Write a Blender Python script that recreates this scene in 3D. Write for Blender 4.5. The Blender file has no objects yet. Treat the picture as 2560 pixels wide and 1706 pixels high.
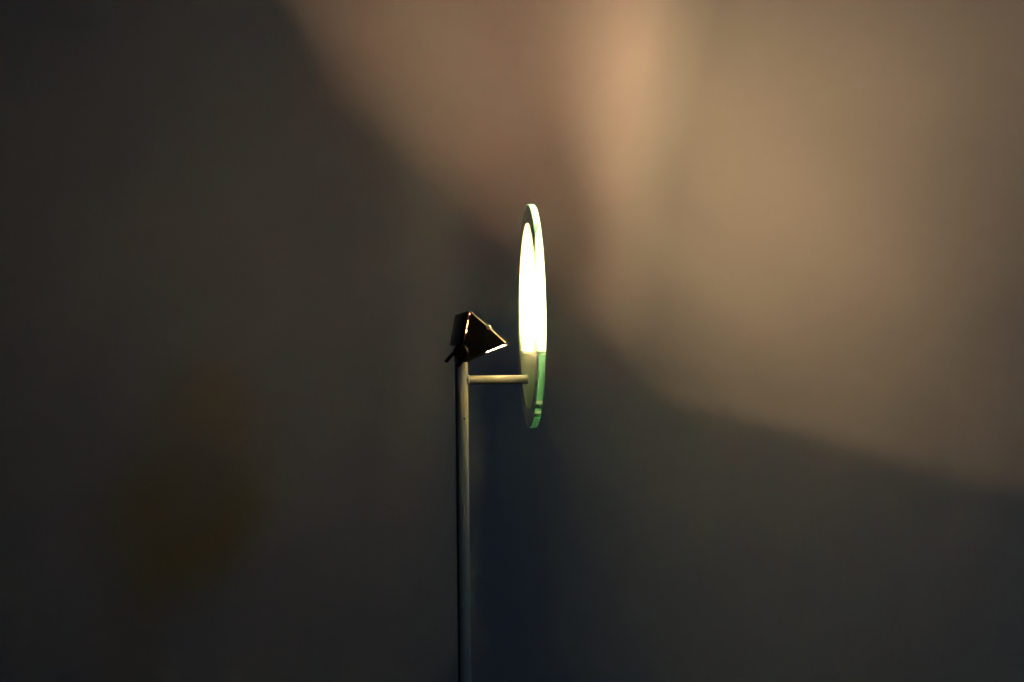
import bpy, bmesh, math, random
from mathutils import Vector, Matrix
random.seed(4)
R = math.radians
sc = bpy.context.scene

# ------------------------------------------------------------------ camera
ZC, DCAM, DWALL = 1.55, 2.5, 1.0
cd = bpy.data.cameras.new('camera'); cam = bpy.data.objects.new('camera', cd)
sc.collection.objects.link(cam); sc.camera = cam
cam.location = (0, -DCAM, ZC)
cd.sensor_width = 36; cd.lens = 36 * DCAM / (2560 / 1400.0)
cd.clip_end = 100
cam.rotation_euler = (Matrix.Rotation(R(90), 3, 'X') @ Matrix.Rotation(R(-0.6), 3, 'Z')).to_euler()

# ------------------------------------------------------------------ exposure, world, room light
sc.view_settings.view_transform = 'Standard'; sc.view_settings.look = 'None'
sc.view_settings.gamma = 1; sc.view_settings.exposure = 0
sc.view_settings.use_curve_mapping = False
w = bpy.data.worlds.new('World'); sc.world = w; w.use_nodes = True
bg = w.node_tree.nodes['Background']
bg.inputs[0].default_value = (1.0, 0.85, 0.5, 1); bg.inputs[1].default_value = 0.0008

# the cool light of the dim room, from the right in front and above
la = bpy.data.lights.new('window_light', 'AREA'); la.shape = 'RECTANGLE'; la.size = 0.32; la.size_y = 0.36
la.color = (0.40, 0.62, 1.0); la.energy = 5.6
lo = bpy.data.objects.new('window_light', la); sc.collection.objects.link(lo)
disc_c = Vector((0.03, 0.01, ZC + 0.044))
lo.location = disc_c + Vector((0.81, -0.99, 0.385)) * 2.6
lo.rotation_euler = (disc_c - lo.location).to_track_quat('-Z', 'Y').to_euler()

cy = sc.cycles
cy.use_denoising = True
cy.max_bounces = 24; cy.diffuse_bounces = 6; cy.glossy_bounces = 12; cy.transmission_bounces = 20
cy.transparent_max_bounces = 16; cy.caustics_reflective = True; cy.caustics_refractive = True
cy.blur_glossy = 0.6; cy.sample_clamp_indirect = 0.0

# ------------------------------------------------------------------ materials
def mat(name):
    m = bpy.data.materials.new(name); m.use_nodes = True
    nt = m.node_tree
    return m, nt, nt.nodes, nt.links, nt.nodes['Principled BSDF'], nt.nodes['Material Output']

def painted(name, col, rough, metal=0.0, bump=0.0, scale=200.0, var=0.0, coat=0.0):
    m, nt, N, L, b, o = mat(name)
    b.inputs['Base Color'].default_value = (*col, 1)
    b.inputs['Roughness'].default_value = rough; b.inputs['Metallic'].default_value = metal
    b.inputs['Coat Weight'].default_value = coat
    tc = N.new('ShaderNodeTexCoord'); nz = N.new('ShaderNodeTexNoise')
    nz.inputs['Scale'].default_value = scale; nz.inputs['Detail'].default_value = 4
    L.new(tc.outputs['Object'], nz.inputs['Vector'])
    if bump:
        bp = N.new('ShaderNodeBump'); bp.inputs['Strength'].default_value = bump
        bp.inputs['Distance'].default_value = 0.0006
        L.new(nz.outputs['Fac'], bp.inputs['Height']); L.new(bp.outputs[0], b.inputs['Normal'])
    if var:
        n2 = N.new('ShaderNodeTexNoise'); n2.inputs['Scale'].default_value = scale * .12; n2.inputs['Detail'].default_value = 5
        L.new(tc.outputs['Object'], n2.inputs['Vector'])
        mx = N.new('ShaderNodeMix'); mx.data_type = 'RGBA'
        mx.inputs[6].default_value = (*[c * (1 - var) for c in col], 1)
        mx.inputs[7].default_value = (*[min(1, c * (1 + var)) for c in col], 1)
        L.new(n2.outputs['Fac'], mx.inputs[0]); L.new(mx.outputs[2], b.inputs['Base Color'])
    return m

M_WALL = painted('matt_wall_paint', (0.60, 0.59, 0.57), 0.95, bump=0.12, scale=260, var=0.02)
M_WALL.node_tree.nodes['Principled BSDF'].inputs['Specular IOR Level'].default_value = 0.15
M_POLE = painted('cream_enamel', (0.50, 0.56, 0.50), 0.42, bump=0.04, scale=240, var=0.025)
M_BLACK = painted('black_enamel', (0.003, 0.003, 0.003), 0.30, bump=0.15, scale=600)
M_BLACK.node_tree.nodes['Principled BSDF'].inputs['Specular IOR Level'].default_value = 0.12
M_CAST = painted('dark_cast_metal', (0.035, 0.036, 0.033), 0.55, bump=0.3, scale=500)
M_ALU = painted('bare_aluminium', (0.80, 0.76, 0.68), 0.30, metal=1.0, bump=0.1, scale=400)
M_REFL = painted('brushed_reflector', (0.85, 0.80, 0.72), 0.35, metal=0.6, bump=0.4, scale=180)
M_LINER = painted('heat_tinted_steel', (0.42, 0.18, 0.06), 0.45, metal=0.2, bump=0.4, scale=300, var=0.3)
M_CERAM = painted('white_ceramic', (0.7, 0.68, 0.62), 0.6)
M_STEEL = painted('worn_bracket_steel', (0.16, 0.145, 0.11), 0.38, metal=0.8, bump=0.2, scale=400)

def glow_mat(name, col, strength):
    m, nt, N, L, b, o = mat(name)
    N.remove(b); e = N.new('ShaderNodeEmission'); e.inputs[0].default_value = (*col, 1); e.inputs[1].default_value = strength
    L.new(e.outputs[0], o.inputs[0]); return m
M_BULB = glow_mat('lit_halogen_tube', (1.0, 0.70, 0.40), 120.0)

def thin_glass(name):
    m, nt, N, L, b, o = mat(name); N.remove(b)
    t = N.new('ShaderNodeBsdfTransparent'); g = N.new('ShaderNodeBsdfGlossy'); g.inputs['Roughness'].default_value = 0.05
    lw = N.new('ShaderNodeLayerWeight'); lw.inputs[0].default_value = 0.5; mx = N.new('ShaderNodeMixShader')
    p = N.new('ShaderNodeMath'); p.operation = 'POWER'; p.inputs[1].default_value = 5
    f = N.new('ShaderNodeMath'); f.operation = 'MULTIPLY_ADD'; f.inputs[1].default_value = 0.9; f.inputs[2].default_value = 0.04
    L.new(lw.outputs['Facing'], p.inputs[0]); L.new(p.outputs[0], f.inputs[0])
    L.new(f.outputs[0], mx.inputs[0]); L.new(t.outputs[0], mx.inputs[1]); L.new(g.outputs[0], mx.inputs[2])
    tr = N.new('ShaderNodeBsdfTranslucent'); tr.inputs[0].default_value = (.9, .9, .9, 1)      # slight scatter, added to spread light onto the lower disc
    m2 = N.new('ShaderNodeMixShader'); m2.inputs[0].default_value = 0.03
    L.new(mx.outputs[0], m2.inputs[1]); L.new(tr.outputs[0], m2.inputs[2]); L.new(m2.outputs[0], o.inputs[0])
    return m
M_PANE = thin_glass('thin_clear_pane')

DISC_R, FROST_R, DISC_T = 0.2000, 0.1668, 0.0120
GL_POW, FROST_CLEAR, FROST_TRL, RIM_CLEAR, RIM_COL = 9.0, 0.42, 0.58, 0.93, (.40, 1.0, .76, 1)
def disc_glass():
    """One piece of green float glass; a round area of its front face is sandblasted."""
    m, nt, N, L, b, o = mat('green_float_glass_with_sandblasted_circle'); N.remove(b)
    def math_(op, a, c=None):
        n = N.new('ShaderNodeMath'); n.operation = op
        for i, v in enumerate((a, c)):
            if v is None: continue
            if isinstance(v, (int, float)): n.inputs[i].default_value = v
            else: L.new(v, n.inputs[i])
        return n.outputs[0]
    tc = N.new('ShaderNodeTexCoord'); sp = N.new('ShaderNodeSeparateXYZ'); L.new(tc.outputs['Object'], sp.inputs[0])
    rr = math_('SQRT', math_('ADD', math_('MULTIPLY', sp.outputs[1], sp.outputs[1]), math_('MULTIPLY', sp.outputs[2], sp.outputs[2])))
    inside = math_('LESS_THAN', rr, FROST_R); front = math_('LESS_THAN', sp.outputs[0], 0.0004)
    frost = math_('MULTIPLY', inside, front)
    rim = math_('GREATER_THAN', rr, DISC_R - 0.0012)
    def node(t, **kw):
        n = N.new(t)
        for k, v in kw.items(): n.inputs[k].default_value = v
        return n
    def mix(f, p, q):
        n = N.new('ShaderNodeMixShader')
        if isinstance(f, (int, float)): n.inputs[0].default_value = f
        else: L.new(f, n.inputs[0])
        L.new(p.outputs[0], n.inputs[1]); L.new(q.outputs[0], n.inputs[2]); return n
    trn = node('ShaderNodeBsdfTransparent'); gls = node('ShaderNodeBsdfGlossy', Roughness=0.02)
    lw = node('ShaderNodeLayerWeight', Blend=0.5)
    fr = math_('ADD', math_('MULTIPLY', math_('POWER', lw.outputs['Facing'], GL_POW), 0.9), 0.03)
    gla = node('ShaderNodeBsdfGlass', IOR=1.52, Roughness=0.0)
    geo = N.new('ShaderNodeNewGeometry')                                # grazing light inside the plate is totally reflected
    mr = N.new('ShaderNodeMapRange'); mr.interpolation_type = 'SMOOTHSTEP'
    L.new(lw.outputs['Facing'], mr.inputs[0]); mr.inputs[1].default_value = 0.71; mr.inputs[2].default_value = 0.82
    fr = math_('MAXIMUM', fr, math_('MULTIPLY', geo.outputs['Backfacing'], mr.outputs[0]))
    gla = node('ShaderNodeBsdfGlass', IOR=1.52, Roughness=0.0); gsand = node('ShaderNodeBsdfGlass', IOR=1.52, Roughness=0.3)
    lz = N.new('ShaderNodeMapRange'); lz.interpolation_type = 'SMOOTHSTEP'; L.new(sp.outputs[2], lz.inputs[0])
    lz.inputs[1].default_value = -0.060; lz.inputs[2].default_value = -0.072
    tz = N.new('ShaderNodeMapRange'); tz.interpolation_type = 'SMOOTHSTEP'; L.new(sp.outputs[2], tz.inputs[0])
    tz.inputs[1].default_value = 0.150; tz.inputs[2].default_value = 0.166
    lowm = math_('MAXIMUM', lz.outputs[0], tz.outputs[0])               # outside the beam: full refraction and total reflection
    clear = mix(lowm, mix(fr, trn, gls), gla)
    dif = node('ShaderNodeBsdfDiffuse', Color=(.60, .68, .54, 1)); trl = node('ShaderNodeBsdfTranslucent', Color=(.53, .64, .50, 1))
    sand = mix(FROST_CLEAR, mix(FROST_TRL, dif, trl), mix(lowm, trn, gsand))
    # pale and dark green bands coloured across the edge, low on the room side
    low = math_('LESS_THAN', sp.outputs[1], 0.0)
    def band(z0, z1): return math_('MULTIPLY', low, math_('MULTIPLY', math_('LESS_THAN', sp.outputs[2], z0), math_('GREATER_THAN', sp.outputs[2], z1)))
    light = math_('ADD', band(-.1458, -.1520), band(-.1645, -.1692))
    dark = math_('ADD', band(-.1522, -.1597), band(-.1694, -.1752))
    def tint(f, a, b2):
        n = N.new('ShaderNodeMix'); n.data_type = 'RGBA'; L.new(f, n.inputs[0])
        if isinstance(a, tuple): n.inputs[6].default_value = a
        else: L.new(a, n.inputs[6])
        n.inputs[7].default_value = b2
        return n.outputs[2]
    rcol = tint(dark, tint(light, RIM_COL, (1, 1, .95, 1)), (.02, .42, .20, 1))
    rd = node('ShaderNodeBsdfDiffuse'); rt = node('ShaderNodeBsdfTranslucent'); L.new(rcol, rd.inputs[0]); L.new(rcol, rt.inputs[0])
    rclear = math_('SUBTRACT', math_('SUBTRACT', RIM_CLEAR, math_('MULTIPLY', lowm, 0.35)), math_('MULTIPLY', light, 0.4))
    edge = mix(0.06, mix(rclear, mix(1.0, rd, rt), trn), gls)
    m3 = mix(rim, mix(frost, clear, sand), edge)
    L.new(m3.outputs[0], o.inputs[0])
    va = N.new('ShaderNodeVolumeAbsorption'); va.inputs[0].default_value = (0.15, 0.86, 0.62, 1); va.inputs[1].default_value = 4.6
    L.new(va.outputs[0], o.inputs[1])
    return m
M_DISC = disc_glass()

# ------------------------------------------------------------------ mesh helpers
def link(name, bm, m, parent=None, smooth=False, bevel=0.0):
    bmesh.ops.recalc_face_normals(bm, faces=bm.faces)
    me = bpy.data.meshes.new(name); bm.to_mesh(me); bm.free()
    me.materials.append(m)
    ob = bpy.data.objects.new(name, me); sc.collection.objects.link(ob)
    if parent is not None: ob.parent = parent
    if smooth:
        for p in me.polygons: p.use_smooth = True
        me.set_sharp_from_angle(angle=R(35))
    if bevel:
        md = ob.modifiers.new('bevel', 'BEVEL'); md.width = bevel; md.segments = 2; md.limit_method = 'ANGLE'; md.angle_limit = R(40)
    return ob

def prism(bm, pts, y0, y1):
    """polygon in the local x-z plane, extruded along y"""
    a = [bm.verts.new((x, y0, z)) for x, z in pts]; b = [bm.verts.new((x, y1, z)) for x, z in pts]
    n = len(pts)
    f0 = bm.faces.new(a); f1 = bm.faces.new(b[::-1])
    for i in range(n): bm.faces.new((a[i], b[i], b[(i + 1) % n], a[(i + 1) % n]))
    f0.normal_update(); f1.normal_update()
    bmesh.ops.triangulate(bm, faces=[f0, f1])

def strip(bm, p, q, width, y0, y1):
    p, q = Vector(p), Vector(q); d = (q - p).normalized(); n = Vector((-d.y, d.x)) * width / 2
    prism(bm, [p + n, q + n, q - n, p - n], y0, y1)

def lathe(bm, prof, axis='Z', origin=(0, 0, 0), seg=48):
    """prof: (radius, along) pairs; closed at ends where the radius is 0"""
    o = Vector(origin); rings = []
    def P(r, h, a):
        c, s = r * math.cos(a), r * math.sin(a)
        return o + Vector({'Z': (c, s, h), 'X': (h, c, s), 'Y': (c, h, s)}[axis])
    for r, h in prof:
        rings.append([bm.verts.new(P(0, h, 0))] if r < 1e-7 else [bm.verts.new(P(r, h, 2 * math.pi * k / seg)) for k in range(seg)])
    for A, B in zip(rings, rings[1:]):
        for k in range(seg):
            k2 = (k + 1) % seg
            if len(A) == 1 and len(B) == 1: continue
            if len(A) == 1: bm.faces.new((A[0], B[k], B[k2]))
            elif len(B) == 1: bm.faces.new((A[k], B[0], A[k2]))
            else: bm.faces.new((A[k], B[k], B[k2], A[k2]))

# ------------------------------------------------------------------ wall
bm = bmesh.new()
bmesh.ops.create_cube(bm, size=1, matrix=Matrix.Translation((0, DWALL + 0.06, 1.7)) @ Matrix.Diagonal((7, 0.12, 4.6, 1)))
wall = link('wall', bm, M_WALL); wall['kind'] = 'structure'

# ------------------------------------------------------------------ floor lamp
lamp = bpy.data.objects.new('floor_lamp', None); sc.collection.objects.link(lamp)
lamp.location = (-0.0907, 0, 0); lamp.rotation_euler = (0, 0, R(4.8)); lamp.empty_display_size = .1
lamp['label'] = 'cream floor lamp with a small black halogen spotlight shining into a green edged glass disc'
lamp['category'] = 'floor lamp'
Z = ZC

ZTOP = Z - 0.036
bm = bmesh.new(); r = 0.0117
lathe(bm, [(0, 0), (r, 0), (r, ZTOP - .0015), (r - .0015, ZTOP), (0, ZTOP)], seg=64)
pole = link('pole', bm, M_POLE, lamp, smooth=True)
bm = bmesh.new()
bmesh.ops.create_icosphere(bm, subdivisions=2, radius=0.0016, matrix=Matrix.Translation((0.0035, -0.0112, Z - 0.137)) @ Matrix.Diagonal((1, .35, 1.3, 1)))
chip = link('paint_chip', bm, M_BLACK, pole, smooth=True)

ZA = Z - 0.0692; XF = 0.1192
bm = bmesh.new(); r = 0.0080
lathe(bm, [(0, 0.008), (r, 0.008), (r, XF - .0008), (r - .0006, XF - .0003), (0, XF - .0003)], 'X', (0, 0, ZA), 48)
arm = link('arm', bm, M_POLE, lamp, smooth=True)
bm = bmesh.new()
lathe(bm, [(.0081, 0.0098), (.0096, 0.0098), (.0094, .0128), (.0081, .0142)], 'X', (0, 0, ZA), 48)
link('collar', bm, M_POLE, arm, smooth=True)
bm = bmesh.new()
x0 = XF + DISC_T + .0003
lathe(bm, [(0, x0), (r, x0), (r, x0 + .0052), (r - .001, x0 + .0062), (0, x0 + .0062)], 'X', (0, 0, ZA), 48)
link('end_cap', bm, M_POLE, arm, smooth=True)

bm = bmesh.new(); b_ = 0.0009
lathe(bm, [(0, 0), (FROST_R, 0), (DISC_R - b_, 0), (DISC_R, b_), (DISC_R, DISC_T - b_), (DISC_R - b_, DISC_T), (0, DISC_T)], 'X', (0, 0, 0), 256)
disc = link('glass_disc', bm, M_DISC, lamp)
disc.location = (XF, 0, Z + 0.0439)
for p in disc.data.polygons: p.use_smooth = True
disc.data.set_sharp_from_angle(angle=R(30))

# ---- lamp head: triangular trough, its mouth facing up towards the disc
T = Vector((0.0125, 0.0523)); RT = Vector((0.0739, -0.0032)); LIP = Vector((0.0788, -0.0066)); C = Vector((-0.0056, -0.0356))
zz = lambda v: (v[0], v[1] + Z)
HW = 0.058
bm = bmesh.new()
u = (C - T).normalized(); nb = Vector((u.y, -u.x))                       # outward (to the back)
if nb.x > 0: nb = -nb
v = (LIP - C).normalized(); nd = Vector((v.y, -v.x))
if nd.y > 0: nd = -nd
t = 0.0022
corner = C + nb * t + nd * t
# back and bottom plates of one bent shell
prism(bm, [zz(T), zz(C), zz(LIP), zz(LIP + nd * t), zz(corner), zz(T + nb * t)], -HW - .003, HW + .003)
head = link('lamp_head', bm, M_BLACK, lamp, bevel=.0004)

# side panels, set a little in from the shell so that light leaks along the seams
def along(a, b, s): return a + (b - a) * s
nin = -nb; nup = -nd
def side_panel(y0, y1, gaps):
    pts = [zz(T + nin * .0002)]
    pts.append(zz(RT) if gaps else zz(LIP + nup * .0004 - v * .001))
    L_ = [(0.0, .0006), (.05, .0030), (.12, .0036), (.16, .0030), (.19, .0019), (.21, .0026), (.25, .0025), (.27, .0009), (.29, .0022), (.33, .0021), (.36, .0005), (.38, .0016), (.43, .0014), (.46, .0005), (.60, .0009), (.66, .0003), (1, .0003)] if gaps else [(0, .0004), (1, .0004)]
    for s, g in L_[1:-1] if gaps else []:
        pts.append(zz(along(LIP, C, s) + nup * g * .78))
    pts.append(zz(C + nup * .0003 + nin * .0003))
    if gaps:
        slots = [(.03, .07, .0014), (.17, .20, .0009), (.225, .262, .0012), (.275, .315, .0007), (.36, .42, .0015), (.45, .475, .0006), (.53, .57, .0005)]
        for a, b, g in reversed(slots):
            pts += [zz(along(T, C, b) + nin * .0002), zz(along(T, C, b - .01) + nin * g), zz(along(T, C, a + .01) + nin * g), zz(along(T, C, a) + nin * .0002)]
    bm = bmesh.new(); prism(bm, pts, y0, y1)
    panel = link('side_panel', bm, M_BLACK, head)
    yi = y1 + .0001 if y0 < 0 else y0 - .0003                           # bright liner on the inner side
    bm = bmesh.new(); prism(bm, pts, yi, yi + .0002)
    link('liner', bm, M_LINER, panel)
    return panel
side_panel(-HW - .0008, -HW + .0008, True)
side_panel(HW - .0008, HW + .0008, False)

# curved inner reflector behind the tube
BU = Vector((0.0345, 0.0062))
bm = bmesh.new()
ctrl = [T + nin * .0006 + u * .003, T + nin * .0008 + u * .045, C + nin * .006 - u * .022, C + v * .022 + nup * .008, C + v * .045 + nup * .0008, LIP - v * .003 + nup * .0006]
prof = []
for i in range(len(ctrl) - 1):
    p0, p1, p2, p3 = ctrl[max(0, i - 1)], ctrl[i], ctrl[i + 1], ctrl[min(len(ctrl) - 1, i + 2)]
    for k in range(8):
        s = k / 8; prof.append(.5 * ((2 * p1) + (p2 - p0) * s + (2 * p0 - 5 * p1 + 4 * p2 - p3) * s * s + (3 * p1 - p0 - 3 * p2 + p3) * s ** 3))
prof.append(ctrl[-1])
lo_, hi_ = [], []
for p in prof:
    lo_.append(bm.verts.new((p.x, -HW + .0012, p.y + Z))); hi_.append(bm.verts.new((p.x, HW - .0012, p.y + Z)))
for i in range(len(prof) - 1): bm.faces.new((lo_[i], hi_[i], hi_[i + 1], lo_[i + 1]))
link('reflector', bm, M_REFL, head, smooth=True)

# halogen tube
bm = bmesh.new()
lathe(bm, [(0, -.034), (.0022, -.034), (.0030, -.030), (.0030, .030), (.0022, .034), (0, .034)], 'Y', (BU.x - .006, 0, BU.y + Z - .0066), 16)
tube = link('bulb', bm, M_BULB, head, smooth=True)
for s in (-1, 1):
    bm = bmesh.new()
    lathe(bm, [(0, s * .034), (.006, s * .034), (.006, s * .052), (0, s * .052)], 'Y', (BU.x - .006, 0, BU.y + Z - .0066), 16)
    link('bulb_holder', bm, M_CERAM, head, smooth=True)
n0 = (RT - T).normalized(); nf = Vector((-n0.y, n0.x))
if nf.x < 0: nf = -nf
LAMP_W, BEAM_W, NL = 10.0, 0.4, 9
WARM = (1.0, 0.60, 0.32)
for k in range(NL):                                                     # bare light of the tube
    l = bpy.data.lights.new('halogen_light', 'POINT'); l.energy = LAMP_W / NL; l.shadow_soft_size = 0.0018; l.cycles.use_multiple_importance_sampling = False
    l.color = WARM
    ob = bpy.data.objects.new('halogen_light', l); sc.collection.objects.link(ob); ob.parent = head
    ob.location = (BU.x, -0.034 + .068 * k / (NL - 1), BU.y + Z)
l = bpy.data.lights.new('reflector_beam', 'AREA'); l.shape = 'RECTANGLE'; l.size = .070; l.size_y = .004   # the part gathered by the reflector
l.energy = BEAM_W; l.color = WARM; l.spread = R(150); l.cycles.use_multiple_importance_sampling = False
ob = bpy.data.objects.new('reflector_beam', l); sc.collection.objects.link(ob); ob.parent = head
zax = -Vector((nf.x, 0, nf.y)); xax = Vector((0, 1, 0)); yax = zax.cross(xax)
ob.matrix_local = Matrix.Translation((BU.x - .0006, 0, BU.y + Z - .0006)) @ Matrix((xax, yax, zax)).transposed().to_4x4()

# added spots inside the head, aimed to shape the glow on the wall
bpy.context.view_layer.update()
LOBES = ((0.77, 0.98, 58, 10.0), (0.77, 0.62, 56, 11.0), (0.72, 0.28, 52, 4.2), (0.62, -0.08, 54, 8.0), (-0.50, 0.80, 75, 4.6))
for gi, (tx, tz, deg, watt) in enumerate(LOBES):
    for side in (1, -1):                                                # the trough is symmetrical: the same lobe to the room side
        for y in (-.03, -.015, 0, .015, .03):
            l = bpy.data.lights.new('added_beam_spot', 'SPOT'); l.energy = watt; l.color = WARM
            l.spot_size = R(deg); l.spot_blend = 1; l.shadow_soft_size = .003; l.cycles.use_multiple_importance_sampling = False
            ob = bpy.data.objects.new('added_beam_spot', l); sc.collection.objects.link(ob); ob.parent = head
            ob['lobe'] = gi
            ob.location = (BU.x, y, BU.y + Z)
            d = head.matrix_world.inverted() @ Vector((tx, DWALL, Z + tz)) - ob.location
            d.y *= side
            ob.rotation_euler = d.to_track_quat('-Z', 'Y').to_euler()

for y in (-.03, 0, .03):                                                # more added spots, to brighten the upper part of the disc
    l = bpy.data.lights.new('added_beam_spot', 'SPOT'); l.energy = 33.0; l.color = WARM
    l.spot_size = R(55); l.spot_blend = 1; l.shadow_soft_size = .003; l.cycles.use_multiple_importance_sampling = False
    ob = bpy.data.objects.new('added_beam_spot', l); sc.collection.objects.link(ob); ob.parent = head; ob['lobe'] = 9
    ob.location = (BU.x, y, BU.y + Z)
    ob.rotation_euler = Vector((XF - BU.x, 0, .125)).to_track_quat('-Z', 'Y').to_euler()

# front pane, its thin metal frame and the clip that holds it
n0 = (RT - T).normalized(); nf = Vector((-n0.y, n0.x))
if nf.x < 0: nf = -nf
bm = bmesh.new()
a_, b2 = T + n0 * .003 - nf * .002, RT - n0 * .003 - nf * .002
strip(bm, zz(a_), zz(b2), .0016, -HW + .002, HW - .002)
link('front_pane', bm, M_PANE, head)
for s in (-1, 1):
    y0, y1 = sorted((s * (HW - .0022), s * (HW + .0012)))
    bm = bmesh.new(); strip(bm, zz(T + nf * .0008), zz(RT + nf * .0008), .0014, y0, y1)
    link('pane_frame', bm, M_ALU, head, bevel=.0003)
bm = bmesh.new(); cl = along(T, RT, .52) + nf * .0014
lathe(bm, [(0, -HW - .0030), (.0030, -HW - .0030), (.0042, -HW - .0015), (.0042, -HW + .006), (0, -HW + .006)], 'Y', (cl.x, 0, cl.y + Z), 20)
link('pane_clip', bm, M_ALU, head, smooth=True)

# wiring box on the back with cooling ribs
bm = bmesh.new()
q0 = T + nb * .0026 + Vector((-.001, .0005)); q1 = Vector((-.0084, .0477)); q2 = Vector((-.0180, -.0060)); q3 = Vector((-.0010, -.0090))
prism(bm, [zz(q0), zz(q1), zz(q2), zz(q3)], -HW + .006, HW - .006)
box = link('wiring_box', bm, M_CAST, head, bevel=.0008)
for k in range(6):
    s = .70 + .058 * k
    p = along(q1, q2, s) + Vector((-.0008, 0)); q = along(q0, q3, s) + Vector((.0, -.0006))
    bm = bmesh.new(); strip(bm, zz(p), zz(q), .0014, -HW + .0045, HW - .0045)
    link('cooling_rib', bm, M_CAST, box)
for k in range(7):
    p = along(C, LIP, .16 + .055 * k) + nd * t
    bm = bmesh.new(); strip(bm, zz(p), zz(p + nd * (.0035 - .0003 * k)), .0016, -HW, HW)
    link('cooling_rib', bm, M_BLACK, head)

# tilting joint and its bracket
JO = Vector((-.0030, -.0185))
bm = bmesh.new()
prof = []
lathe(bm, [(0, -HW - .010), (.0100, -HW - .010), (.0128, -HW - .008), (.0138, -HW - .004), (.0138, -HW - .0032), (0, -HW - .0032)], 'Y', (JO.x, 0, JO.y + Z), 40)
for k in range(18):
    a = 2 * math.pi * k / 18
    bmesh.ops.create_cube(bm, size=1, matrix=Matrix.Translation((JO.x + .0138 * math.cos(a), -HW - .006, JO.y + Z + .0138 * math.sin(a))) @ Matrix.Rotation(-a, 4, 'Y') @ Matrix.Diagonal((.0014, .006, .0022, 1)))
joint = link('tilt_knob', bm, M_BLACK, lamp, smooth=False)
bm = bmesh.new()
d1 = Vector((-.64, -.77)).normalized()
s0 = Vector((.0068, -.0215)); s1 = Vector((-.0105, -.0430))
nn = Vector((-d1.y, d1.x))
if nn.x < 0: nn = -nn
strip(bm, zz(s0), zz(s1), .0070, -HW - .0045, -HW - .0025)
bk = link('bracket', bm, M_BLACK, lamp, bevel=.0004)
bm = bmesh.new(); strip(bm, zz(s0 + nn * .0037), zz(s1 + nn * .0037), .0007, -HW - .0047, -HW - .0025)
link('worn_edge', bm, M_STEEL, bk)
t0, t1, t2 = Vector((-.004, -.016)), Vector((-.0170, -.0268)), Vector((-.0262, -.0372))
bm = bmesh.new()
prism(bm, [zz(t0 + nn * .003), zz(t1 + nn * .003), zz(t2 + nn * .003), zz(t2 - nn * .003), zz(t1 - nn * .003), zz(t0 - nn * .003 + Vector((0, .002)))], HW + .0045, HW + .0065)
arm2 = link('bracket_arm', bm, M_BLACK, bk, bevel=.0004)
bm = bmesh.new(); strip(bm, zz(t1 + nn * .0035), zz(t2 + nn * .0035), .0008, HW + .0043, HW + .0065)
link('worn_edge', bm, M_STEEL, bk)
bm = bmesh.new()
bmesh.ops.create_cube(bm, size=1, matrix=Matrix.Translation((-.001, 0, Z - .031)) @ Matrix.Diagonal((.018, 2 * HW + .009, .010, 1)))
link('bracket_base', bm, M_BLACK, bk, bevel=.0008)
